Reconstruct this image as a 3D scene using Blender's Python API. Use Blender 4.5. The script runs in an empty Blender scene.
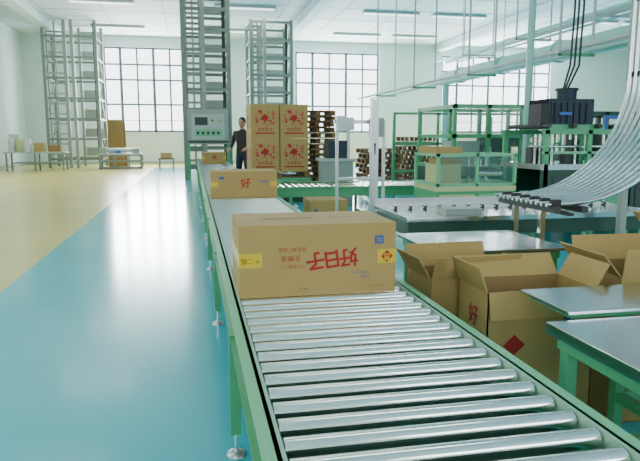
import bpy, bmesh, math, random
from mathutils import Matrix, Vector
random.seed(3)
scene = bpy.context.scene

# ------------------------------------------------------------ materials
MATS = {}
def mat(name, col, rough=0.5, metal=0.0, noise=0.0, nscale=8.0, emit=0.0, alpha=1.0):
    if name in MATS: return MATS[name]
    m = bpy.data.materials.new(name); m.use_nodes = True
    nt = m.node_tree; b = nt.nodes['Principled BSDF']
    b.inputs['Base Color'].default_value = (*col, 1)
    b.inputs['Roughness'].default_value = rough
    b.inputs['Metallic'].default_value = metal
    if alpha < 1: b.inputs['Alpha'].default_value = alpha
    if emit:
        b.inputs['Emission Color'].default_value = (*col, 1)
        b.inputs['Emission Strength'].default_value = emit
    if noise:
        tc = nt.nodes.new('ShaderNodeTexCoord'); n = nt.nodes.new('ShaderNodeTexNoise')
        n.inputs['Scale'].default_value = nscale; n.inputs['Detail'].default_value = 4
        nt.links.new(tc.outputs['Object'], n.inputs['Vector'])
        r = nt.nodes.new('ShaderNodeValToRGB')
        r.color_ramp.elements[0].position = 0.3; r.color_ramp.elements[1].position = 0.7
        r.color_ramp.elements[0].color = (*[c*(1-noise) for c in col], 1)
        r.color_ramp.elements[1].color = (*[min(1, c*(1+noise)) for c in col], 1)
        nt.links.new(n.outputs['Fac'], r.inputs['Fac']); nt.links.new(r.outputs['Color'], b.inputs['Base Color'])
    MATS[name] = m
    return m

BLUE = mat('epoxy_floor_blue', (0.055, 0.53, 0.63), 0.15, noise=0.05, nscale=0.6)
YEL = mat('epoxy_floor_yellow', (0.76, 0.61, 0.16), 0.22, noise=0.05, nscale=0.6)
WALL = mat('wall_paint', (0.62, 0.74, 0.73), 0.7, noise=0.02, nscale=1)
CEIL = mat('ceiling_panel', (0.64, 0.75, 0.81), 0.7)
CEILD = mat('ceiling_joint', (0.28, 0.34, 0.38), 0.7)
GREEN = mat('green_paint', (0.075, 0.37, 0.16), 0.35, noise=0.06, nscale=5)
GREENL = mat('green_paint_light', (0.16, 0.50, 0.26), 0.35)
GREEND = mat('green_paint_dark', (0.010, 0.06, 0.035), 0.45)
PALEG = mat('pale_green_duct', (0.30, 0.58, 0.50), 0.4)
STEEL = mat('roller_steel', (0.92, 0.93, 0.90), 0.16, 1.0)
RAILS = mat('rail_steel', (0.68, 0.71, 0.70), 0.20, 1.0)
SHEET = mat('steel_sheet', (0.52, 0.57, 0.59), 0.18, 1.0, noise=0.08, nscale=3)
ALU = mat('aluminium', (0.50, 0.54, 0.54), 0.35, 0.6)
STRIP = mat('guide_strip', (0.28, 0.50, 0.36), 0.4)
GREY = mat('tower_grey', (0.20, 0.24, 0.21), 0.5, 0.1)
GREYM = mat('tower_plate', (0.30, 0.35, 0.31), 0.5, 0.1)
GREYL = mat('machine_light_grey', (0.45, 0.50, 0.48), 0.5)
DGREY = mat('dark_grey', (0.04, 0.045, 0.045), 0.5)
BLACK = mat('black', (0.012, 0.013, 0.015), 0.5)
NAVY = mat('motor_navy', (0.010, 0.025, 0.05), 0.55)
CARD = mat('cardboard', (0.42, 0.275, 0.09), 0.75, noise=0.05, nscale=4)
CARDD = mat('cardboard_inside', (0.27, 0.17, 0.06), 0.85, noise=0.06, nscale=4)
CARDE = mat('cardboard_edge', (0.20, 0.12, 0.05), 0.85)
TAPE = mat('yellow_tape', (0.70, 0.48, 0.02), 0.4)
RED = mat('print_red', (0.38, 0.008, 0.008), 0.6)
PINK = mat('print_pink', (0.50, 0.07, 0.06), 0.6)
PBLUE = mat('print_blue', (0.04, 0.10, 0.32), 0.6)
PDARK = mat('print_dark', (0.10, 0.06, 0.04), 0.6)
WOOD = mat('pallet_wood', (0.22, 0.11, 0.045), 0.8, noise=0.25, nscale=6)
CREAM = mat('cream_panel', (0.52, 0.54, 0.24), 0.5)
WHITE = mat('white_plastic', (0.62, 0.66, 0.66), 0.5)
FRAME = mat('window_frame', (0.10, 0.14, 0.16), 0.5)
LAMP = mat('lamp_tube', (0.9, 1.0, 0.97), 0.5, emit=2)
GLASS = mat('machine_glass', (0.16, 0.32, 0.26), 0.08, 0.0, alpha=0.22)
ORANGE = mat('orange_paint', (0.6, 0.2, 0.03), 0.5)
YELP = mat('yellow_paint', (0.7, 0.55, 0.05), 0.5)
BLUEP = mat('blue_paint', (0.03, 0.12, 0.4), 0.5)

# ------------------------------------------------------------ builder
class B:
    def __init__(s, name):
        s.name = name; s.bm = bmesh.new(); s.mats = []
    def mi(s, m):
        if m not in s.mats: s.mats.append(m)
        return s.mats.index(m)
    def box(s, x0, x1, y0, y1, z0, z1, m, M=None):
        vs = [Vector((x, y, z)) for z in (z0, z1) for y in (y0, y1) for x in (x0, x1)]
        if M: vs = [M @ v for v in vs]
        v = [s.bm.verts.new(p) for p in vs]
        k = s.mi(m)
        for f in ((0,2,3,1),(4,5,7,6),(0,1,5,4),(2,6,7,3),(0,4,6,2),(1,3,7,5)):
            fc = s.bm.faces.new([v[i] for i in f]); fc.material_index = k
        return s
    def tube(s, pts, r, m, n=10, caps=True):
        pts = [Vector(p) for p in pts]; k = s.mi(m); rings = []
        t0 = (pts[1]-pts[0]).normalized()
        up = Vector((0,0,1)) if abs(t0.z) < 0.9 else Vector((1,0,0))
        nrm = (up - t0*up.dot(t0)).normalized()
        for i, p in enumerate(pts):
            if i == 0: t = t0
            elif i == len(pts)-1: t = (pts[i]-pts[i-1]).normalized()
            else: t = ((pts[i]-pts[i-1]).normalized() + (pts[i+1]-pts[i]).normalized()).normalized()
            nrm = (nrm - t*nrm.dot(t)).normalized(); bi = t.cross(nrm)
            rr = r[i] if isinstance(r, (list, tuple)) else r
            rings.append([s.bm.verts.new(p + (nrm*math.cos(2*math.pi*j/n) + bi*math.sin(2*math.pi*j/n))*rr) for j in range(n)])
        for a, b in zip(rings, rings[1:]):
            for j in range(n):
                f = s.bm.faces.new((a[j], a[(j+1)%n], b[(j+1)%n], b[j])); f.material_index = k; f.smooth = True
        if caps:
            for f in (s.bm.faces.new(rings[0][::-1]), s.bm.faces.new(rings[-1])):
                f.material_index = k
                for e in f.edges: e.smooth = False
        return s
    def bar(s, p, q, w, m):
        p = Vector(p); q = Vector(q); t = (q-p).normalized()
        up = Vector((0,0,1)) if abs(t.z) < 0.9 else Vector((1,0,0))
        a = t.cross(up).normalized()*w/2; b = t.cross(a).normalized()*w/2
        k = s.mi(m)
        v = [s.bm.verts.new(c + i*a + j*b) for c in (p, q) for i, j in ((-1,-1),(1,-1),(1,1),(-1,1))]
        for f in ((0,3,2,1),(4,5,6,7),(0,1,5,4),(1,2,6,5),(2,3,7,6),(3,0,4,7)):
            fc = s.bm.faces.new([v[i] for i in f]); fc.material_index = k
        return s
    def ball(s, c, r, m, sc=(1,1,1), seg=14):
        k = s.mi(m)
        ret = bmesh.ops.create_uvsphere(s.bm, u_segments=seg, v_segments=seg//2+2, radius=r,
              matrix=Matrix.Translation(c) @ Matrix.Diagonal((*sc, 1)))
        for v in ret['verts']:
            for f in v.link_faces: f.material_index = k; f.smooth = True
        return s
    def poly(s, pts, m):
        f = s.bm.faces.new([s.bm.verts.new(p) for p in pts]); f.material_index = s.mi(m); return s
    def text(s, body, size, m, M, off=0.012):
        cu = bpy.data.curves.new('t', 'FONT'); cu.body = body; cu.size = size
        cu.align_x = 'CENTER'; cu.align_y = 'CENTER'; cu.offset = size*off
        ob = bpy.data.objects.new('t', cu); scene.collection.objects.link(ob)
        bpy.context.view_layer.update()
        dg = bpy.context.evaluated_depsgraph_get()
        me = bpy.data.meshes.new_from_object(ob.evaluated_get(dg))
        me.transform(M)
        k = s.mi(m); s.bm.faces.ensure_lookup_table(); n0 = len(s.bm.faces)
        s.bm.from_mesh(me); s.bm.faces.ensure_lookup_table()
        for i in range(n0, len(s.bm.faces)): s.bm.faces[i].material_index = k
        bpy.data.objects.remove(ob); bpy.data.curves.remove(cu); bpy.data.meshes.remove(me)
        return s
    def done(s, M=None, bevel=0, parent=None):
        me = bpy.data.meshes.new(s.name); s.bm.normal_update(); s.bm.to_mesh(me); s.bm.free()
        for m in s.mats: me.materials.append(m)
        ob = bpy.data.objects.new(s.name, me); scene.collection.objects.link(ob)
        if M: ob.matrix_world = M
        if bevel:
            md = ob.modifiers.new('bevel', 'BEVEL'); md.width = bevel; md.segments = 2; md.limit_method = 'ANGLE'
        if parent: ob.parent = parent
        return ob

T = Matrix.Translation
def R(a, ax): return Matrix.Rotation(math.radians(a), 4, ax)

# ------------------------------------------------------------ room
XL, XR, YB, YF, ZC = -8.2, 30.0, -6.0, 34.0, 6.5
f = B('floor')
f.box(XL, -1.7, YB, YF, -0.1, 0, YEL); f.box(-1.7, XR, YB, 29.5, -0.1, 0, BLUE); f.box(-1.7, XR, 29.5, YF, -0.1, 0, YEL)
f.done()

def wall(name, axis, pos, th, a0, a1, wins):
    w = B(name); cur = a0
    def add(p, q, z0, z1):
        lo, hi = min(pos, pos+th), max(pos, pos+th)
        if axis == 'x': w.box(p, q, lo, hi, z0, z1, WALL)
        else: w.box(lo, hi, p, q, z0, z1, WALL)
    for (p, q, z0, z1) in wins:
        add(cur, p, 0, ZC); add(p, q, 0, z0); add(p, q, z1, ZC); cur = q
    add(cur, a1, 0, ZC); return w.done()
far_w = [(-4.3, -0.2, 1.65, 5.95), (5.6, 10.3, 1.65, 5.95), (14.0, 20.8, 1.65, 5.95)]
left_fill_w = [(3, 8, 1.65, 5.8), (17, 23, 1.65, 5.8)]  # unseen windows, added for floor glare and light from the left
back_fill_w = [(-6, 0, 1.6, 5.2), (3, 8, 1.6, 5.2), (12, 18, 1.6, 5.2)]  # unseen windows behind the camera, added to brighten the near end
wall('wall_far', 'x', YF, 0.3, XL, XR, far_w)
wall('wall_left', 'y', XL, -0.3, YB, YF, left_fill_w)
wall('wall_right', 'y', XR, 0.3, YB, YF, [])
wall('wall_back', 'x', YB, -0.3, XL, XR, back_fill_w)
B('baseboard_far').box(XL, XR, YF-0.03, YF, 0, 0.15, GREYL).done()
B('baseboard_left').box(XL, XL+0.03, YB, YF, 0, 0.15, GREYL).done()
c = B('ceiling'); c.box(XL, XR, YB, YF, ZC, ZC+0.1, CEIL)
y = YB
while y < YF:
    c.box(XL, XR, y, y+0.03, ZC-0.008, ZC, CEILD); y += 2.4
x = XL
while x < XR:
    c.box(x, x+0.03, YB, YF, ZC-0.008, ZC, CEILD); x += 2.4
c.done()
for i, xb in enumerate((-6.5, 4.6, 13.5, 22.0)):
    B('trim_%d' % (i+1)).box(xb, xb+0.45, YB, YF, ZC-0.35, ZC-0.01, CEIL).done()

def light(name, loc, rot, sx, sy, energy, col=(1,1,1)):
    l = bpy.data.lights.new(name, 'AREA'); l.shape = 'RECTANGLE'; l.size = sx; l.size_y = sy; l.energy = energy; l.color = col
    o = bpy.data.objects.new(name, l); o.location = loc; o.rotation_euler = rot; scene.collection.objects.link(o)
wn = 0
def window(axis, pos, p, q, z0, z1, sgn, cols, en):
    global wn; wn += 1
    b = B('window_%d' % wn)
    def add(a0, a1, zz0, zz1, d=0.05):
        if axis == 'x': b.box(a0, a1, pos-d, pos+d, zz0, zz1, FRAME)
        else: b.box(pos-d, pos+d, a0, a1, zz0, zz1, FRAME)
    fr = 0.09
    add(p, p+fr, z0, z1); add(q-fr, q, z0, z1); add(p, q, z0, z0+fr); add(p, q, z1-fr, z1)
    for i in range(1, cols):
        xx = p+(q-p)*i/cols; w = 0.07 if i % 2 else 0.045
        add(xx-w, xx+w, z0, z1)
    for t in (0.33, 0.62, 0.80):
        zz = z0+(z1-z0)*t; add(p, q, zz-0.045, zz+0.045, 0.04)
    add(p, q, z0+(z1-z0)*0.14-0.015, z0+(z1-z0)*0.14+0.015, 0.03)
    b.done()
    cx = (p+q)/2; cz = (z0+z1)/2
    if axis == 'x': light('daylight_%d' % wn, (cx, pos+0.25*sgn, cz), (math.radians(-90*sgn), 0, 0) , q-p, z1-z0, en, (0.92, 0.98, 1))
    else: light('daylight_%d' % wn, (pos+0.25*sgn, cx, cz), (0, math.radians(90*sgn), 0), z1-z0, q-p, en, (0.92, 0.98, 1))
for k, w_ in enumerate(far_w): window('x', YF+0.15, w_[0], w_[1], w_[2], w_[3], 1, [5, 5, 7][k], [2100, 2300, 3300][k])
for w_ in left_fill_w: window('y', XL-0.15, w_[0], w_[1], w_[2], w_[3], -1, 5, 170)  # fill light at the added left openings
for w_ in back_fill_w: window('x', YB-0.15, w_[0], w_[1], w_[2], w_[3], -1, 5, 150)  # fill light at the added openings behind the camera

for yy in (3, 8.5, 14, 20, 25.5, 31):
    for xx in (-3.2, 2.2, 8.2, 11.2, 17.5, 20.2):
        b = B('ceiling_lamp')
        b.box(xx-1.2, xx+1.2, yy-0.15, yy+0.15, ZC-0.10, ZC-0.012, GREYL)
        b.box(xx-1.15, xx+1.15, yy-0.10, yy-0.04, ZC-0.13, ZC-0.10, LAMP)
        b.box(xx-1.15, xx+1.15, yy+0.04, yy+0.10, ZC-0.13, ZC-0.10, LAMP)
        b.done()
        if xx in (-3.2, 2.2, 8.2, 17.5): light('lamp_light', (xx, yy, ZC-0.16), (0, 0, 0), 2.2, 0.2, 24, (0.97, 1, 0.95))

# ------------------------------------------------------------ conveyors
def channel_y(b, x, out, y0, y1, zt, h=0.13):
    a, c_ = (x, x+out*0.012)
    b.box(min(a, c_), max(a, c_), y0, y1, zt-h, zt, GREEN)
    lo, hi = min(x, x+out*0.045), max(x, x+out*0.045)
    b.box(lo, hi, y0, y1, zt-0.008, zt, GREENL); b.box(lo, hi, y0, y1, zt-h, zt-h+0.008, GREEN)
def foot(b, x, y, ztop, m=GREEN):
    b.box(x-0.022, x+0.022, y-0.022, y+0.022, 0.10, ztop, m)
    b.tube([(x, y, 0.015), (x, y, 0.10)], 0.008, STEEL, 8)
    b.tube([(x, y, 0.095), (x, y, 0.11)], 0.02, STEEL, 8)
    b.tube([(x, y, 0.0), (x, y, 0.012), (x, y, 0.022)], [0.042, 0.04, 0.018], ALU, 16)

x0, x1, zt = 0.135, 1.0, 0.65
b = B('roller_conveyor')
YS, YE = -0.6, 20.1
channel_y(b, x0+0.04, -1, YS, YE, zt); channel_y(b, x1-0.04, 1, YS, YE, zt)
b.box(x0+0.04, x0+0.050, YS, YE, zt-0.06, zt+0.001, STRIP); b.box(x1-0.050, x1-0.04, YS, YE, zt-0.06, zt+0.001, STRIP)
b.box(x0+0.05, x1-0.05, YS, YE, 0.520, 0.524, GREEND)  # dark sheet added to stand in for shade in the roller gaps
y = YS+0.06; zr = 0.626
while y < YE:
    b.tube([(x0+0.056, y, zr), (x1-0.056, y, zr)], 0.0245, STEEL, 18 if y < 8 else 8)
    if y < 9:
        b.tube([(x0+0.043, y, zr), (x0+0.061, y, zr)], 0.012, DGREY, 6)
        b.tube([(x1-0.061, y, zr), (x1-0.043, y, zr)], 0.012, DGREY, 6)
        b.tube([(x0+0.018, y, 0.605), (x0+0.03, y, 0.605)], 0.008, STEEL, 6)
    y += 0.1
yl = 0.58
while yl < YE:
    foot(b, x0+0.012, yl, 0.52+0.02); foot(b, x1-0.012, yl, 0.54)
    b.box(x0+0.03, x1-0.03, yl-0.02, yl+0.02, 0.22, 0.26, GREEN)
    b.box(x0+0.03, x1-0.03, yl-0.02, yl+0.02, 0.47, 0.515, GREEN)
    yl += 1.94
b.done()

def conv_x(name, xa, xb, ya, yb, zt, pitch=0.1):
    b = B(name)
    for yy, o in ((ya, -1), (yb, 1)):
        b.box(xa, xb, min(yy, yy+o*0.012), max(yy, yy+o*0.012), zt-0.14, zt, GREEN)
        b.box(xa, xb, min(yy, yy+o*0.05), max(yy, yy+o*0.05), zt-0.01, zt+0.004, GREENL)
    x = xa+0.06
    while x < xb:
        b.tube([(x, ya+0.012, zt-0.032), (x, yb-0.012, zt-0.032)], 0.0265, STEEL, 8); x += pitch
    x = xa+0.3
    while x < xb:
        foot(b, x, ya+0.03, zt-0.13); foot(b, x, yb-0.03, zt-0.13)
        b.box(x-0.02, x+0.02, ya, yb, 0.2, 0.24, GREEN); x += 1.2
    b.box(xa+0.3, xb-0.2, ya, ya+0.03, 0.2, 0.24, GREEN)
    return b.done()
conv_x('transfer_conveyor', 1.06, 3.9, 8.7, 9.7, 0.66)

# ------------------------------------------------------------ closed cartons
def carton(name, X, Y, Z, w, d, h, style=0, rot=0):
    b = B(name)
    b.box(0, w, 0, d, 0, h, CARD)
    e = 0.0015
    F = lambda px, pz, r=180: T((px, -e, pz)) @ R(90, 'X') @ R(r, 'Z')
    if style == 0:
        for xx0, xx1 in ((0, 0.10), (w-0.085, w)):
            b.box(xx0 - (0.0 if xx0 > 0 else e), xx1 + (e if xx1 == w else 0), -e, 0.0, h*0.42, h*0.62, TAPE)
        b.box(-e, 0, 0, d, h*0.42, h*0.62, TAPE); b.box(w, w+e, 0, d, h*0.42, h*0.62, TAPE)
        for i, ch in enumerate('子日好'):
            b.text(ch, 0.088, RED, T((w*0.475+i*0.075, -e*1.2, h*0.50+0.006*i)) @ R(90, 'X') @ R(188, 'Z'), 0.025)
        b.poly([(w-0.042, -2.5*e, h*0.43), (w-0.014, -2.5*e, h*0.52), (w-0.042, -2.5*e, h*0.61), (w-0.070, -2.5*e, h*0.52)], RED)
        b.text('喜', 0.035, TAPE, T((w-0.042, -3.5*e, h*0.52)) @ R(90, 'X') @ R(180, 'Z'))
        b.text('十二瓶', 0.03, PDARK, F(0.05, h*0.52), 0)
        b.text('宜宾酒厂出品', 0.021, RED, F(w*0.33, h*0.66), 0); b.text('五粮液', 0.030, RED, F(w*0.32, h*0.54), 0)
        b.text('小心轻放二三', 0.019, RED, F(w*0.33, h*0.42), 0)
        b.box(w*0.86, w*0.86+0.042, -e, 0, h*0.70, h*0.82, PBLUE)
        b.text('22', 0.025, CARD, T((w*0.86+0.021, -2*e, h*0.76)) @ R(90, 'X') @ R(180, 'Z'))
        b.text('500ml 52%vol', 0.013, PBLUE, F(w*0.76, h*0.30), 0); b.text('净含量', 0.014, PBLUE, F(w*0.80, h*0.24), 0)
        b.text('ABC 10', 0.013, PDARK, F(w*0.40, h*0.10), 0); b.text('xxxx xxxxxxx xxx', 0.009, PDARK, F(w*0.88, h*0.10), 0)
        G = lambda px, py: T((px, py, h+e)) @ R(180, 'Z')
        b.text('易碎物品', 0.06, PDARK, G(w*0.35, d*0.5)); b.text('向上', 0.06, PDARK, G(w*0.7, d*0.5))
    elif style == 1:
        random.seed(5)
        for k in range(24):
            fx = random.uniform(.18, .82); fz = random.uniform(.34, .82); r = random.uniform(.03, .08)
            if k == 0: fx, fz, r = .5, .6, .17
            n = 7; pts = []
            for j in range(n*2):
                rr = r*w*(1 if j % 2 == 0 else 0.55); a = math.pi*j/n+k
                pts.append((fx*w+rr*math.cos(a), -e*(1+k*0.15), fz*h+rr*math.sin(a)))
            b.poly(pts, PINK if k % 3 else RED)
        b.box(w*0.15, w*0.85, -e, 0, h*0.13, h*0.17, RED)
        b.text('百年好合', 0.08, RED, T((w*0.5, -e, h*0.25)) @ R(90, 'X'))
        b.box(w*0.46, w*0.54, 0, d, h, h+e, TAPE)
        b.box(-e, 0, d*0.3, d*0.7, h*0.3, h*0.7, RED)
    elif style == 2:
        for xx0, xx1 in ((0, 0.08), (w-0.08, w)): b.box(xx0, xx1, -e, 0, h*0.42, h*0.60, TAPE)
        b.text('好', 0.12, RED, F(w*0.52, h*0.52, 4), 0.02); b.text('500ml', 0.045, PBLUE, F(w*0.8, h*0.6), 0.01)
        b.box(w*0.12, w*0.20, -e, 0, h*0.7, h*0.8, PBLUE)
    return b.done(T((X, Y, Z)) @ R(rot, 'Z'), bevel=0.004)
ZR = 0.6525
carton('cardboard_carton', 0.185, 2.66, ZR, 0.71, 0.46, 0.32, 0)
carton('cardboard_carton', 0.20, 7.35, ZR, 0.78, 0.54, 0.31, 2)
carton('cardboard_carton', 0.26, 17.6, ZR, 0.66, 0.5, 0.30, 2)
carton('cardboard_carton', 1.45, 7.75, 0, 0.5, 0.5, 0.56, 2)

def pallet(b, X, Y, Z, w=1.1, d=1.0, jx=0, jy=0):
    X += jx; Y += jy
    for i in range(3):
        yy = Y+i*(d-0.09)/2; b.box(X, X+w, yy, yy+0.09, Z, Z+0.018, WOOD)
        for j in range(3):
            xx = X+j*(w-0.1)/2; b.box(xx, xx+0.1, yy, yy+0.09, Z+0.018, Z+0.10, WOOD)
    for i in range(6):
        xx = X+i*(w-0.12)/5; b.box(xx, xx+0.12, Y, Y+d, Z+0.10, Z+0.122, WOOD)
b = B('lift_table')
b.box(1.14, 2.46, 12.95, 14.25, 0.45, 0.52, GREEN); b.box(1.2, 2.4, 13.0, 14.2, 0.0, 0.10, GREEND)
for yy in (13.1, 14.1):
    b.bar((1.25, yy, 0.1), (2.35, yy, 0.45), 0.05, DGREY); b.bar((2.35, yy, 0.1), (1.25, yy, 0.45), 0.05, DGREY)
b.done()
b = B('wooden_pallet'); pallet(b, 1.18, 13.0, 0.521, 1.25, 1.2); b.done()
for r in range(2):
    for cx in range(2):
        for cy in range(2):
            carton('printed_carton', 1.2+cx*0.61, 13.02+cy*0.58, 0.645+r*0.70, 0.59, 0.56, 0.695, 1)
random.seed(8)
b = B('pallet_stack')
for i in range(15): pallet(b, 2.62, 15.0, i*0.135, 0.85, 0.9, random.uniform(-.05, .05), random.uniform(-.05, .05))
b.done()
b = B('pallet_stack')
for i in range(8): pallet(b, 4.5, 16.0, i*0.135, 1.0, 0.9, random.uniform(-.05, .05), random.uniform(-.05, .05))
b.done()

# ------------------------------------------------------------ lattice towers
def tower(name, x0, x1, y0, y1, z1, step, mids, m=GREY, w=0.13):
    b = B(name)
    for xx in [x0, x1]+mids:
        for yy in (y0, y1): b.box(xx-w/2, xx+w/2, yy-w/2, yy+w/2, 0, z1, GREYM if xx in mids else m)
    z = 0.35
    while z < z1:
        for yy in (y0, y1): b.box(x0, x1, yy-0.03, yy+0.03, z, z+0.10, m)
        for xx in (x0, x1): b.box(xx-0.03, xx+0.03, y0, y1, z, z+0.08, m)
        z += step
    xs = sorted([x0, x1]+mids)
    xa, xb = xs[0]+0.1, xs[1]-0.1
    for q in (xa, (xa+xb)/2, xb): b.box(q-0.03, q+0.03, y0+0.2, y0+0.26, 0.3, z1, GREYM)
    z = 0.6
    while z < z1-0.1:
        b.box(xa, xb, y0+0.3, y0+0.5, z, z+0.06, GREYM); z += step/2
    xa, xb = xs[-2]+0.08, xs[-1]-0.08
    z = 0.5
    while z < z1-0.5:
        b.box(xa, xb, y1-0.1, y1-0.07, z, z+step*0.45, GREYM); z += step
    b.box(xb-0.1, xb, y0+0.5, y0+0.55, 0.3, z1, DGREY)
    z = 0.35
    while z+2*step < z1:
        b.bar((x0, y0, z), (x0, y1, z+2*step), 0.06, m); b.bar((x1, y1, z), (x1, y0, z+2*step), 0.06, m); z += 2*step
    return b.done()
tower('vertical_lift_tower', -0.20, 1.22, 20.6, 22.2, ZC-0.02, 0.62, [0.42])
tower('vertical_lift_tower', -6.3, -4.1, 30.0, 32.0, ZC-0.02, 0.9, [-5.4, -5.1])
tower('vertical_lift_tower', 2.45, 4.1, 26.0, 28.0, ZC-0.4, 0.7, [3.0])
b = B('lift_control_cabinet')
b.box(-0.12, 1.15, 20.30, 20.46, 1.15, 2.25, GREYM); b.box(0.0, 1.03, 20.28, 20.30, 1.3, 2.1, GREYL)
b.box(0.1, 0.5, 20.26, 20.28, 1.75, 2.0, DGREY); b.box(-0.12, 1.15, 20.27, 20.31, 1.2, 1.26, DGREY)
for i in range(3): b.ball((0.65+i*0.13, 20.27, 1.9), 0.035, [RED, YELP, GREENL][i])
b.box(0.1, 0.95, 20.265, 20.28, 1.4, 1.62, GREENL)
for i in range(5): b.box(0.15+i*.16, 0.23+i*.16, 20.255, 20.265, 1.46, 1.55, DGREY)
b.box(-0.14, -0.06, 20.34, 20.42, 0, 1.15, GREEN); b.box(1.1, 1.18, 20.34, 20.42, 0, 1.15, GREEN)
b.done()

# ------------------------------------------------------------ work tables
def table(name, x0, x1, y0, y1, z, th=0.04, inset=0.06, apron=0.05):
    b = B(name)
    b.box(x0, x1, y0, y1, z-th, z, SHEET)
    b.box(x0+0.03, x1-0.03, y0+0.03, y1-0.03, z-th-apron, z-th, GREEN)
    for xx in (x0+inset, x1-0.06):
        for yy in (y0+0.06, y1-0.06): foot(b, xx, yy, z-th-apron)
    b.box(x0+inset, x1-0.05, y1-0.08, y1-0.04, 0.22, 0.26, GREEN)
    b.box(x0+inset-0.02, x0+inset+0.02, y0+0.05, y1-0.05, 0.22, 0.26, GREEN); b.box(x1-0.08, x1-0.04, y0+0.05, y1-0.05, 0.22, 0.26, GREEN)
    return b.done(bevel=0.006)
table('steel_work_table', 1.22, 2.3, 0.7, 1.94, 0.70)
table('steel_work_table', 1.33, 2.3, 1.97, 2.32, 0.72, 0.015, 0.45, 0.02)
table('packing_table', 1.32, 2.13, 3.20, 3.90, 0.72, 0.02)

# ------------------------------------------------------------ open cartons
def open_carton(name, X, Y, w, d, h, rot, fl=0.17, angs=(70, 60, 75, 50), txt='好', tf=0):
    b = B(name); t = 0.006
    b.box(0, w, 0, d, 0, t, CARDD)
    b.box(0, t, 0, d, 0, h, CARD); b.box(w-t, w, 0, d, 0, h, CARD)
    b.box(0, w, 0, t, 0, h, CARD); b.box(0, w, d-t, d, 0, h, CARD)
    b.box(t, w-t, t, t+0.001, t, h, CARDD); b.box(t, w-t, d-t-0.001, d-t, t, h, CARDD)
    for (px, py, rz, L, a) in ((0, 0, 0, w, angs[0]), (w, 0, 90, d, angs[1]), (w, d, 180, w, angs[2]), (0, d, 270, d, angs[3])):
        M = T((px, py, h)) @ R(rz, 'Z') @ R(-a, 'X')
        b.box(0.003, L-0.003, -fl, 0, -t, 0, CARD, M)
    if tf:
        b.text(txt, 0.10, RED, T((-0.002, d*0.45, h*0.80)) @ R(-90, 'Z') @ R(90, 'X'), 0.02)
        b.text('50', 0.06, PBLUE, T((w*0.75, -0.002, h*0.80)) @ R(90, 'X'), 0.02)
    else:
        b.text(txt, 0.10, RED, T((w*0.80, -0.002, h*0.76)) @ R(90, 'X'), 0.02)
        b.text('ABC', 0.04, PDARK, T((w*0.3, -0.002, h*0.6)) @ R(90, 'X'))
    b.poly([(w*0.15, -0.002, h*0.65), (w*0.25, -0.002, h*0.72), (w*0.35, -0.002, h*0.65), (w*0.25, -0.002, h*0.58)], RED)
    return b.done(T((X, Y, 0)) @ R(rot, 'Z'))
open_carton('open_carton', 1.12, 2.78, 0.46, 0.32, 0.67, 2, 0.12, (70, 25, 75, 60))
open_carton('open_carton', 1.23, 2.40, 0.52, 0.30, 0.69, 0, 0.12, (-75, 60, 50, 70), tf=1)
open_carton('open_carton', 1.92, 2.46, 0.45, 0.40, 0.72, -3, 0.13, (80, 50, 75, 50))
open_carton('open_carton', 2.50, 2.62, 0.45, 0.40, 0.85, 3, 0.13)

# ------------------------------------------------------------ long packing bench with bottle clamps
b = B('packing_bench')
BX0, BX1, BY0, BY1 = 1.5, 3.6, 4.22, 5.05
b.box(BX0, BX1, BY0, BY1, 0.745, 0.78, SHEET)
b.box(BX0+.02, BX1-.02, BY0+.02, BY1-.02, 0.64, 0.745, GREEND)
for xx in (1.6, 2.55, 3.5):
    foot(b, xx, BY0+.1, 0.64); foot(b, xx, BY1-.1, 0.64)
b.box(BX0+.05, BX1-.05, BY0+.08, BY0+.12, 0.2, 0.24, GREEN)
b.box(BX0, BX1, BY1-0.03, BY1, 0.78, 0.84, ALU)
yy = BY0+0.5
b.box(BX0+.02, BX1-.1, yy-0.012, yy+0.012, 0.79, 0.80, ALU)
for i in range(16):
    xx = 1.58+i*0.125
    b.box(xx-0.010, xx+0.010, yy-0.02, yy+0.02, 0.78, 0.81, DGREY)
    b.tube([(xx, yy, 0.81), (xx, yy, 0.825)], 0.008, STEEL, 8)
b.box(1.85, 2.15, BY0+.12, BY0+.3, 0.78, 0.82, GREYM)
b.done()

b = B('curved_bottle_rails')
NR = 12; XT = 3.06; Y0r = 3.34; dy = 0.058; R_ = 0.84
for i in range(NR):
    y = Y0r+i*dy; pts = [(XT, y, 6.3), (XT, y, 3.0), (XT, y, 1.80)]
    for k in range(1, 13):
        a = math.pi/2*k/12
        pts.append((XT-R_*(1-math.cos(a)), y, 1.80-R_*math.sin(a)))
    pts.append((2.06, y, 0.955))
    b.tube(pts, 0.0135, RAILS, 8)
Ye = Y0r+(NR-1)*dy
for zz in (1.78, 2.3, 2.9, 3.5, 4.1): b.box(XT+.015, XT+.04, Y0r-.04, Ye+.04, zz, zz+0.035, DGREY)
for xx in (2.10, 2.28): b.box(xx, xx+0.04, Y0r-.03, Ye+.03, 0.905, 0.942, DGREY)
for i in range(0, NR, 2): b.box(2.09, 2.15, Y0r+i*dy-.016, Y0r+i*dy+.016, 0.935, 0.985, BLACK)
for yy in (Y0r+.3, Ye+.0): b.box(2.2, 2.235, yy-.018, yy+.018, 0, 0.905, RAILS)
b.box(2.2, 2.235, Y0r-.02, Ye+.02, 0.885, 0.905, DGREY)
for yy in (Y0r-.05, Ye+.05): b.box(XT+.02, XT+.07, yy-.025, yy+.025, 0, 6.45, GREYM)
b.done()

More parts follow.
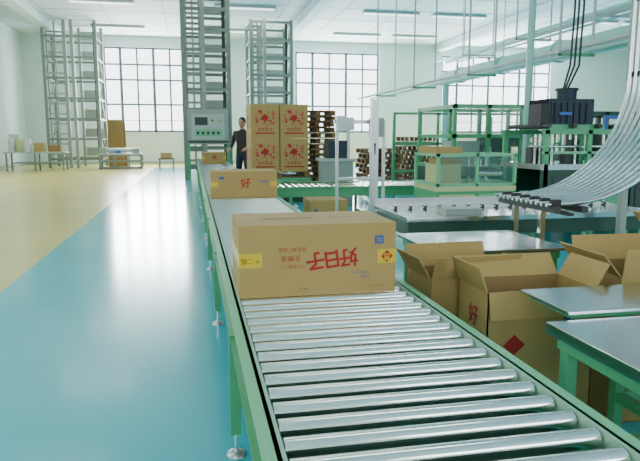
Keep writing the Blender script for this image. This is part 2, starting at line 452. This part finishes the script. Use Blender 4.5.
# ------------------------------------------------------------ machines right
def frame_box(b, X0, X1, Y0, Y1, z0, z1, w, m, cols=2, mids=()):
    for i in range(cols+1):
        xx = X0+(X1-X0-w)*i/cols
        for yy in (Y0, Y1-w): b.box(xx, xx+w, yy, yy+w, z0, z1, m)
    for zz in (z0, z1-w)+tuple(mids):
        for yy in (Y0, Y1-w): b.box(X0, X1, yy, yy+w, zz, zz+w, m)
        for xx in (X0, X1-w): b.box(xx, xx+w, Y0, Y1, zz, zz+w, m)
b = B('case_packing_machine')
X0, X1, Y0, Y1 = 4.05, 5.85, 9.3, 10.9
b.box(X0, X1, Y0, Y1, 0.12, 0.85, GREEND)
for xx in (X0+.1, X1-.1):
    for yy in (Y0+.1, Y1-.1): b.tube([(xx, yy, 0), (xx, yy, 0.12)], 0.04, DGREY)
frame_box(b, X0, X1, Y0, Y1, 0.85, 1.88, 0.06, GREEN, 3, (1.35,))
for i in range(3):
    xx = X0+0.08+i*0.58; b.box(xx, xx+0.5, Y0+0.02, Y0+0.03, 0.92, 1.80, GLASS)
b.box(X0+0.2, X0+0.6, Y0+0.3, Y0+0.9, 0.85, 1.3, GREYL); b.tube([(X0+0.9, Y0+0.6, 0.85), (X0+0.9, Y0+0.6, 1.7)], 0.06, STEEL)
b.box(X0+0.8, X1-0.2, Y0+0.5, Y0+0.8, 1.2, 1.4, DGREY); b.box(X0+0.1, X0+0.5, Y0-0.01, Y0, 0.3, 0.7, ORANGE)
b.box(X0+0.3, X1-0.3, Y0+0.9, Y0+1.1, 0.9, 1.3, GREEND)
b.done()
b = B('labelling_machine')
X0, X1, Y0, Y1 = 6.3, 9.0, 9.6, 10.8
b.box(X0, X1, Y0, Y1, 0.1, 1.0, GREEND); frame_box(b, X0, X1, Y0, Y1, 1.0, 1.8, 0.07, GREEND, 4)
for i in range(5):
    b.tube([(X0+.3+i*.5, Y0+.4, 1.0), (X0+.3+i*.5, Y0+.4, 1.55)], 0.12, DGREY); b.box(X0+.2+i*.5, X0+.4+i*.5, Y0-.02, Y0, .4, .8, GREEN)
for xx in (X0+.1, X1-.1): b.box(xx-.05, xx+.05, Y0, Y1, 0, 0.1, DGREY)
b.done()
b = B('carton_forming_machine')
X0, X1, Y0, Y1 = 2.9, 3.95, 7.1, 7.9
b.box(X0, X1, Y0+.02, Y1, 0.14, 0.70, GREEN); b.box(X0, X1, Y0, Y1, 0.70, 0.76, CREAM)
b.box(X0+0.04, X0+0.5, Y0, Y0+.02, 0.2, 0.66, CREAM); b.box(X0+0.56, X1-0.04, Y0, Y0+.02, 0.2, 0.66, GREENL)
frame_box(b, X0, X1, Y0, Y1, 0.76, 1.16, 0.035, GREENL, 2)
b.box(X0+.05, X0+.5, Y0+.01, Y0+.015, 0.8, 1.12, GLASS); b.box(X0+.55, X1-.05, Y0+.01, Y0+.015, 0.8, 1.12, GLASS)
b.box(X0+.08, X0+.40, Y0+.2, Y0+.6, 0.78, 1.02, CREAM); b.box(X0+.1, X0+.42, Y0+.25, Y0+.55, 1.02, 1.10, CARD)
b.box(X0+.55, X1-.12, Y0+.3, Y0+.5, 0.86, 0.98, DGREY); b.tube([(X0+.6, Y0+.2, .9), (X1-.1, Y0+.2, .9)], .025, STEEL)
for k in range(4): b.tube([(X0+.6+k*.08, Y0+.4, .76), (X0+.6+k*.08, Y0+.4, 1.08)], .012, STEEL, 6)
b.box(X0+.02, X0+.36, Y0+.1, Y1-.1, 1.16, 1.24, CARD)
for xx in (X0+.05, X1-.05):
    for yy in (Y0+.05, Y1-.05): b.tube([(xx, yy, 0), (xx, yy, 0.14)], 0.03, DGREY)
for i in range(3): b.ball((X0+0.65+i*0.1, Y0-0.005, .6), 0.018, [RED, GREEND, YELP][i])
b.done()
b = B('bottle_conveying_machine')
X0, X1, Y0, Y1 = 4.3, 8.0, 7.1, 8.2
b.box(X0, X1, Y0, Y1, 0.95, 1.02, SHEET); b.box(X0, X1, Y0, Y0+0.05, 0.15, 0.95, GREEND); b.box(X0, X1, Y1-0.05, Y1, 0.6, 0.95, GREEND)
i = 0; xx = X0+0.05; random.seed(4)
while xx < X1:
    b.box(xx-0.03, xx+0.03, Y0, Y0+0.06, 0, 1.45, GREEN); b.box(xx-0.03, xx+0.03, Y1-0.06, Y1, 0, 1.45, GREEN)
    b.box(xx+.1, xx+.5, Y0-.012, Y0, 0.3, 0.85, GREEN if i % 2 else DGREY)
    for k in range(3):
        px = xx+random.uniform(.08, .4); py = Y0+random.uniform(.15, .8); hh = random.uniform(.12, .40)
        b.box(px, px+random.uniform(.06, .16), py, py+.15, 1.02, 1.02+hh, [DGREY, GREEND, BLACK, GREYL][random.randrange(4)])
        b.tube([(px+.03, py-.03, 1.02), (px+.03, py-.03, 1.40)], 0.018, STEEL, 8)
    xx += 0.6; i += 1
b.box(X0, X1, Y0, Y0+0.05, 1.4, 1.46, GREEN); b.box(X0, X1, Y1-0.05, Y1, 1.4, 1.46, GREEN); b.box(X0, X1, Y0, Y0+0.04, 1.15, 1.18, GREENL)
for i in range(10): b.tube([(X0+0.1+i*0.36, Y0+0.05, 1.5), (X0+0.1+i*0.36, Y1-0.05, 1.5)], 0.03, DGREY)
for yy in (Y0+.15, Y0+.35): b.tube([(X0, yy, 1.24), (X1, yy, 1.24)], 0.015, RAILS, 8)
b.box(4.45, 5.25, 7.25, 7.95, 1.46, 1.52, GREEN)
b.box(4.52, 5.12, 7.32, 7.88, 1.52, 1.82, NAVY)
for i in range(9): b.box(4.50, 5.14, 7.34+i*0.06, 7.355+i*0.06, 1.55, 1.85, BLACK)
for i in range(6): b.box(4.56+i*.09, 4.59+i*.09, 7.30, 7.32, 1.54, 1.80, BLACK)
b.tube([(4.9, 7.6, 1.82), (4.9, 7.6, 1.97)], 0.13, NAVY, 16); b.tube([(4.9, 7.6, 1.97), (4.9, 7.6, 2.0)], 0.15, BLACK, 16)
b.box(4.62, 4.80, 7.292, 7.30, 1.64, 1.68, BLUEP); b.box(4.36, 4.5, 7.3, 7.6, 1.5, 1.78, BLACK)
b.tube([(5.3, 7.3, 1.46), (5.3, 7.3, 1.62), (5.6, 7.3, 1.62)], 0.03, BLUEP, 8)
b.done()
b = B('motor_supply_cables')
for dx in (0, 0.06, 0.13):
    b.tube([(4.95+dx, 7.6, 6.49), (4.95+dx, 7.6, 3), (4.93+dx, 7.6, 2.3), (4.85+dx*0.5, 7.6, 2.0)], 0.014, BLACK, 8)
b.done()
b = B('support_column'); b.tube([(5.0, 8.75, 0), (5.0, 8.75, ZC)], 0.055, PALEG, 14); b.tube([(5.0, 8.75, 0), (5.0, 8.75, 0.03)], 0.12, PALEG, 14); b.done()
b = B('ventilation_duct')
b.tube([(9.4, 8.0, 3.55), (9.4, 22.5, 3.55)], 0.24, PALEG, 18)
for yy in (9, 12, 15, 18, 21): b.tube([(9.4, yy, 3.55), (9.4, yy+0.06, 3.55)], 0.28, PALEG, 18); b.tube([(9.4, yy+0.03, 3.75), (9.4, yy+0.03, ZC)], 0.015, GREYL, 6)
b.tube([(9.4, 22.4, 3.55), (9.4, 22.4, 0.0)], 0.12, PALEG, 12)
b.done()
b = B('overhead_pipe_rack')
for k, (xx, zz, r_) in enumerate(((10.5, 4.6, 0.05), (10.9, 4.6, 0.07), (11.4, 4.6, 0.04), (7.0, 3.0, 0.04), (7.5, 3.0, 0.04))):
    b.tube([(xx, 6, zz), (xx, 26, zz)], r_, GREYL if k % 2 else PALEG, 10)
for yy in range(7, 27, 4):
    b.box(10.3, 11.6, yy, yy+0.05, 4.48, 4.54, GREYL)
    for xx in (10.35, 11.55, ): b.box(xx-.02, xx+.02, yy, yy+.04, 4.48, ZC, GREYL)
    b.box(6.85, 7.65, yy, yy+0.05, 2.9, 2.95, GREEN)
    for xx in (6.9, 7.6): b.box(xx-.02, xx+.02, yy, yy+.04, 2.9, ZC, GREYL)
b.done()

b = B('barcode_scanner_gantry')
b.box(1.72, 1.79, 5.9, 5.97, 0, 1.72, ALU); b.box(1.705, 1.805, 5.885, 5.985, 0, 0.02, ALU)
b.box(1.50, 1.53, 6.5, 6.53, 0, 1.52, ALU); b.box(1.48, 2.05, 6.5, 6.53, 1.50, 1.54, ALU); b.box(2.02, 2.05, 6.5, 6.53, 0, 1.5, ALU)
b.box(1.50, 1.60, 6.42, 6.5, 1.42, 1.58, WHITE); b.box(1.86, 2.0, 6.4, 6.5, 1.36, 1.56, GREYM)
b.tube([(1.755, 5.9, 1.3), (1.755, 5.93, 0.9)], 0.01, BLACK, 6)
b.box(1.53, 2.02, 6.505, 6.525, 0.9, 0.93, ALU)
b.done()
b = B('operator_station')
b.box(2.5, 3.1, 11.9, 12.4, 0, 0.9, GREYM); b.box(2.45, 3.15, 11.85, 12.45, 0.9, 0.95, GREYL)
b.box(2.6, 3.0, 12.0, 12.3, 0.95, 1.3, DGREY); b.box(2.63, 2.97, 11.99, 12.0, 0.99, 1.27, NAVY)
b.box(3.02, 3.08, 12.1, 12.16, 0.95, 1.75, ALU); b.box(2.95, 3.15, 12.05, 12.2, 1.5, 1.75, WHITE)
b.done()
random.seed(9)
b = B('pallet_stack')
for i in range(10): pallet(b, 6.3, 18, i*0.14, 1.0, 0.9, random.uniform(-.06, .06), 0)
b.done()
b = B('guard_frame')
for xx in (4.3, 5.3, 6.3, 7.3, 8.3): b.box(xx-.03, xx+.03, 13, 13.06, 0, 1.9, GREEN)
for zz in (0.6, 1.2, 1.85): b.box(4.3, 8.3, 13, 13.05, zz, zz+.05, GREEN)
b.done()
# left background
b = B('workbench')
b.box(-7.6, -5.2, 27.6, 28.6, 0.72, 0.78, GREYL)
for xx in (-7.5, -6.4, -5.3):
    for yy in (27.7, 28.5): b.box(xx-.03, xx+.03, yy-.03, yy+.03, 0, 0.72, GREY)
for i in range(3): b.tube([(-7.35+i*.32, 28.0, 0.78), (-7.35+i*.32, 28.0, 1.25), (-7.35+i*.32, 28.0, 1.33)], [0.14, 0.14, 0.07], [WHITE, CREAM, WHITE][i], 12)
b.box(-6.45, -6.05, 27.8, 28.2, 0.78, 1.15, CARD); b.box(-5.9, -5.4, 27.8, 28.2, 0.78, 1.05, CARDD); b.box(-7.5, -7.1, 28.25, 28.5, 0.78, 1.5, WHITE)
b.box(-7.3, -5.5, 27.7, 28.5, 0.3, 0.34, GREY)
b.done()
b = B('winding_machine')
frame_box(b, -4.0, -2.2, 28.5, 29.4, 0, 0.62, 0.06, GREY, 3, (0.3,))
b.box(-4.0, -2.2, 28.5, 29.4, 0.62, 0.68, GREYL)
b.box(-4.0, -3.7, 28.6, 29.3, 0.68, 0.95, GREYM); b.box(-2.6, -2.3, 28.6, 29.3, 0.68, 0.9, GREYM)
b.tube([(-3.7, 28.9, 0.82), (-2.6, 28.9, 0.82)], 0.09, ALU); b.box(-3.3, -3.1, 28.7, 29.1, 0.68, 0.8, BLUEP)
b.done()
b = B('brown_panel_stack'); b.box(-3.9, -3.2, 31.0, 31.1, 0.0, 2.2, CARDD); b.box(-3.8, -3.1, 31.14, 31.22, 0, 2.1, CARDE); b.done()
b = B('low_bench'); b.box(-1.5, -0.8, 28.5, 29.0, 0.4, 0.46, WOOD)
for xx in (-1.45, -0.85):
    for yy in (28.55, 28.95): b.box(xx-.03, xx+.03, yy-.03, yy+.03, 0, 0.4, GREY)
b.box(-1.4, -0.9, 28.6, 28.9, 0.46, 0.7, CARD); b.done()

# ------------------------------------------------------------ worker
def shirt_mat():
    m = bpy.data.materials.new('work_clothes'); m.use_nodes = True; nt = m.node_tree; p = nt.nodes['Principled BSDF']
    g = nt.nodes.new('ShaderNodeTexCoord'); sx = nt.nodes.new('ShaderNodeSeparateXYZ'); r = nt.nodes.new('ShaderNodeValToRGB')
    nt.links.new(g.outputs['Object'], sx.inputs[0]); nt.links.new(sx.outputs['Z'], r.inputs['Fac'])
    r.color_ramp.interpolation = 'CONSTANT'
    r.color_ramp.elements[0].color = (0.015, 0.02, 0.05, 1); r.color_ramp.elements[1].color = (0.03, 0.028, 0.03, 1); r.color_ramp.elements[1].position = 0.92
    nt.links.new(r.outputs['Color'], p.inputs['Base Color']); p.inputs['Roughness'].default_value = 0.8
    return m
SKIN = mat('skin', (0.50, 0.27, 0.17), 0.55); HAIR = mat('hair', (0.012, 0.01, 0.01), 0.5); SHOE = mat('shoe', (0.02, 0.02, 0.02), 0.5)
def skin_obj(name, verts, edges, rad, m, parent, sub=2, root=0):
    me = bpy.data.meshes.new(name); me.from_pydata(verts, edges, []); me.materials.append(m)
    ob = bpy.data.objects.new(name, me); scene.collection.objects.link(ob); ob.parent = parent
    ob.modifiers.new('skin', 'SKIN').use_smooth_shade = True
    if not me.skin_vertices:
        bpy.context.view_layer.objects.active = ob
        bpy.ops.object.select_all(action='DESELECT'); ob.select_set(True)
        bpy.ops.mesh.customdata_skin_add()
    for i, r_ in enumerate(rad):
        sv = me.skin_vertices[0].data[i]; sv.radius = r_ if isinstance(r_, tuple) else (r_, r_); sv.use_root = (i == root)
    s_ = ob.modifiers.new('sub', 'SUBSURF'); s_.levels = sub; s_.render_levels = sub
    return ob
E = bpy.data.objects.new('factory_worker', None); scene.collection.objects.link(E)
V = [(0,0,0.95),(0,0,1.15),(0,-0.02,1.36),(0,-0.02,1.47),(0,-0.03,1.54),
     (0.10,0,0.88),(0.11,-0.02,0.50),(0.12,0.02,0.10),(0.12,-0.08,0.06),
     (-0.10,0,0.88),(-0.11,-0.02,0.50),(-0.12,0.02,0.10),(-0.12,-0.08,0.06),
     (0.19,-0.02,1.43),(0.25,-0.04,1.17),(0.20,-0.25,1.08),
     (-0.19,-0.02,1.43),(-0.25,-0.04,1.17),(-0.20,-0.25,1.08)]
Ed = [(0,1),(1,2),(2,3),(3,4),(0,5),(5,6),(6,7),(7,8),(0,9),(9,10),(10,11),(11,12),(2,13),(13,14),(14,15),(2,16),(16,17),(17,18)]
Rd = [(0.17,0.12),(0.15,0.11),(0.17,0.12),(0.09,0.08),(0.055,0.055),(0.10,0.10),(0.07,0.07),(0.05,0.05),(0.04,0.04),(0.10,0.10),(0.07,0.07),(0.05,0.05),(0.04,0.04),
      (0.065,0.065),(0.05,0.05),(0.038,0.038),(0.065,0.065),(0.05,0.05),(0.038,0.038)]
skin_obj('body', V, Ed, Rd, shirt_mat(), E)
h = B('head')
h.tube([(0,-0.03,1.50),(0,-0.035,1.60)], 0.05, SKIN, 14)
h.ball((0,-0.04,1.66), 0.1, SKIN, (0.80, 0.95, 1.18), 20); h.ball((0,-0.065,1.60), 0.06, SKIN, (0.9, 1, 0.9))
h.tube([(0,-0.13,1.67),(0,-0.155,1.635),(0,-0.13,1.628)], [0.008,0.016,0.01], SKIN, 8)
for s_ in (-1, 1):
    h.ball((s_*0.082,-0.03,1.65), 0.028, SKIN, (0.35, 0.7, 1.1), 10); h.ball((s_*0.032,-0.122,1.668), 0.012, HAIR, (1.1, 0.6, 0.7), 10)
    h.box(s_*0.032-0.018, s_*0.032+0.018, -0.134, -0.122, 1.69, 1.697, HAIR)
h.ball((0,-0.128,1.598), 0.022, RED, (1, 0.4, 0.3), 10)
h.ball((0,-0.015,1.705), 0.104, HAIR, (0.86, 0.96, 0.95), 18)
h.done(parent=E)
for s_ in (-1, 1):
    bx = s_*0.20
    hb = [(bx,-0.25,1.08),(bx,-0.31,1.06),(bx-s_*0.002,-0.345,1.05)]
    vv = list(hb); ee = [(0,1),(1,2)]; rr = [0.027,0.036,0.03]
    for k in range(4):
        o = (k-1.5)*0.022; L = [0.06,0.075,0.07,0.055][k]; n = len(vv)
        vv += [(bx+o,-0.36,1.05),(bx+o,-0.36-L*0.5,1.035),(bx+o,-0.36-L*0.9,1.005)]; ee += [(2,n),(n,n+1),(n+1,n+2)]; rr += [0.010,0.0095,0.008]
    n = len(vv); vv += [(bx-s_*0.04,-0.32,1.045),(bx-s_*0.055,-0.36,1.03)]; ee += [(1,n),(n,n+1)]; rr += [0.012,0.009]
    skin_obj('hand_%s' % ('l' if s_ > 0 else 'r'), vv, ee, rr, SKIN, E, 1)
    sh = B('shoe_%s' % ('l' if s_ > 0 else 'r')); sh.ball((s_*0.12,-0.04,0.045), 0.06, SHOE, (0.8, 2.2, 0.75)); sh.done(parent=E)
E.matrix_world = T((1.22, 15.4, 0.0)) @ R(-30, 'Z') @ Matrix.Scale(1.03, 4)

# ------------------------------------------------------------ world & camera
w = bpy.data.worlds.new('World'); scene.world = w; w.use_nodes = True
w.node_tree.nodes['Background'].inputs[0].default_value = (0.88, 0.95, 1, 1)
w.node_tree.nodes['Background'].inputs[1].default_value = 5.5
cam = bpy.data.cameras.new('camera'); co = bpy.data.objects.new('camera', cam); scene.collection.objects.link(co)
cam.sensor_width = 36; cam.lens = 34.875; cam.clip_start = 0.02; cam.clip_end = 200
co.location = (0, 0, 1.35); co.rotation_euler = (math.radians(90-8.49), 0, math.radians(-11.54))
scene.camera = co
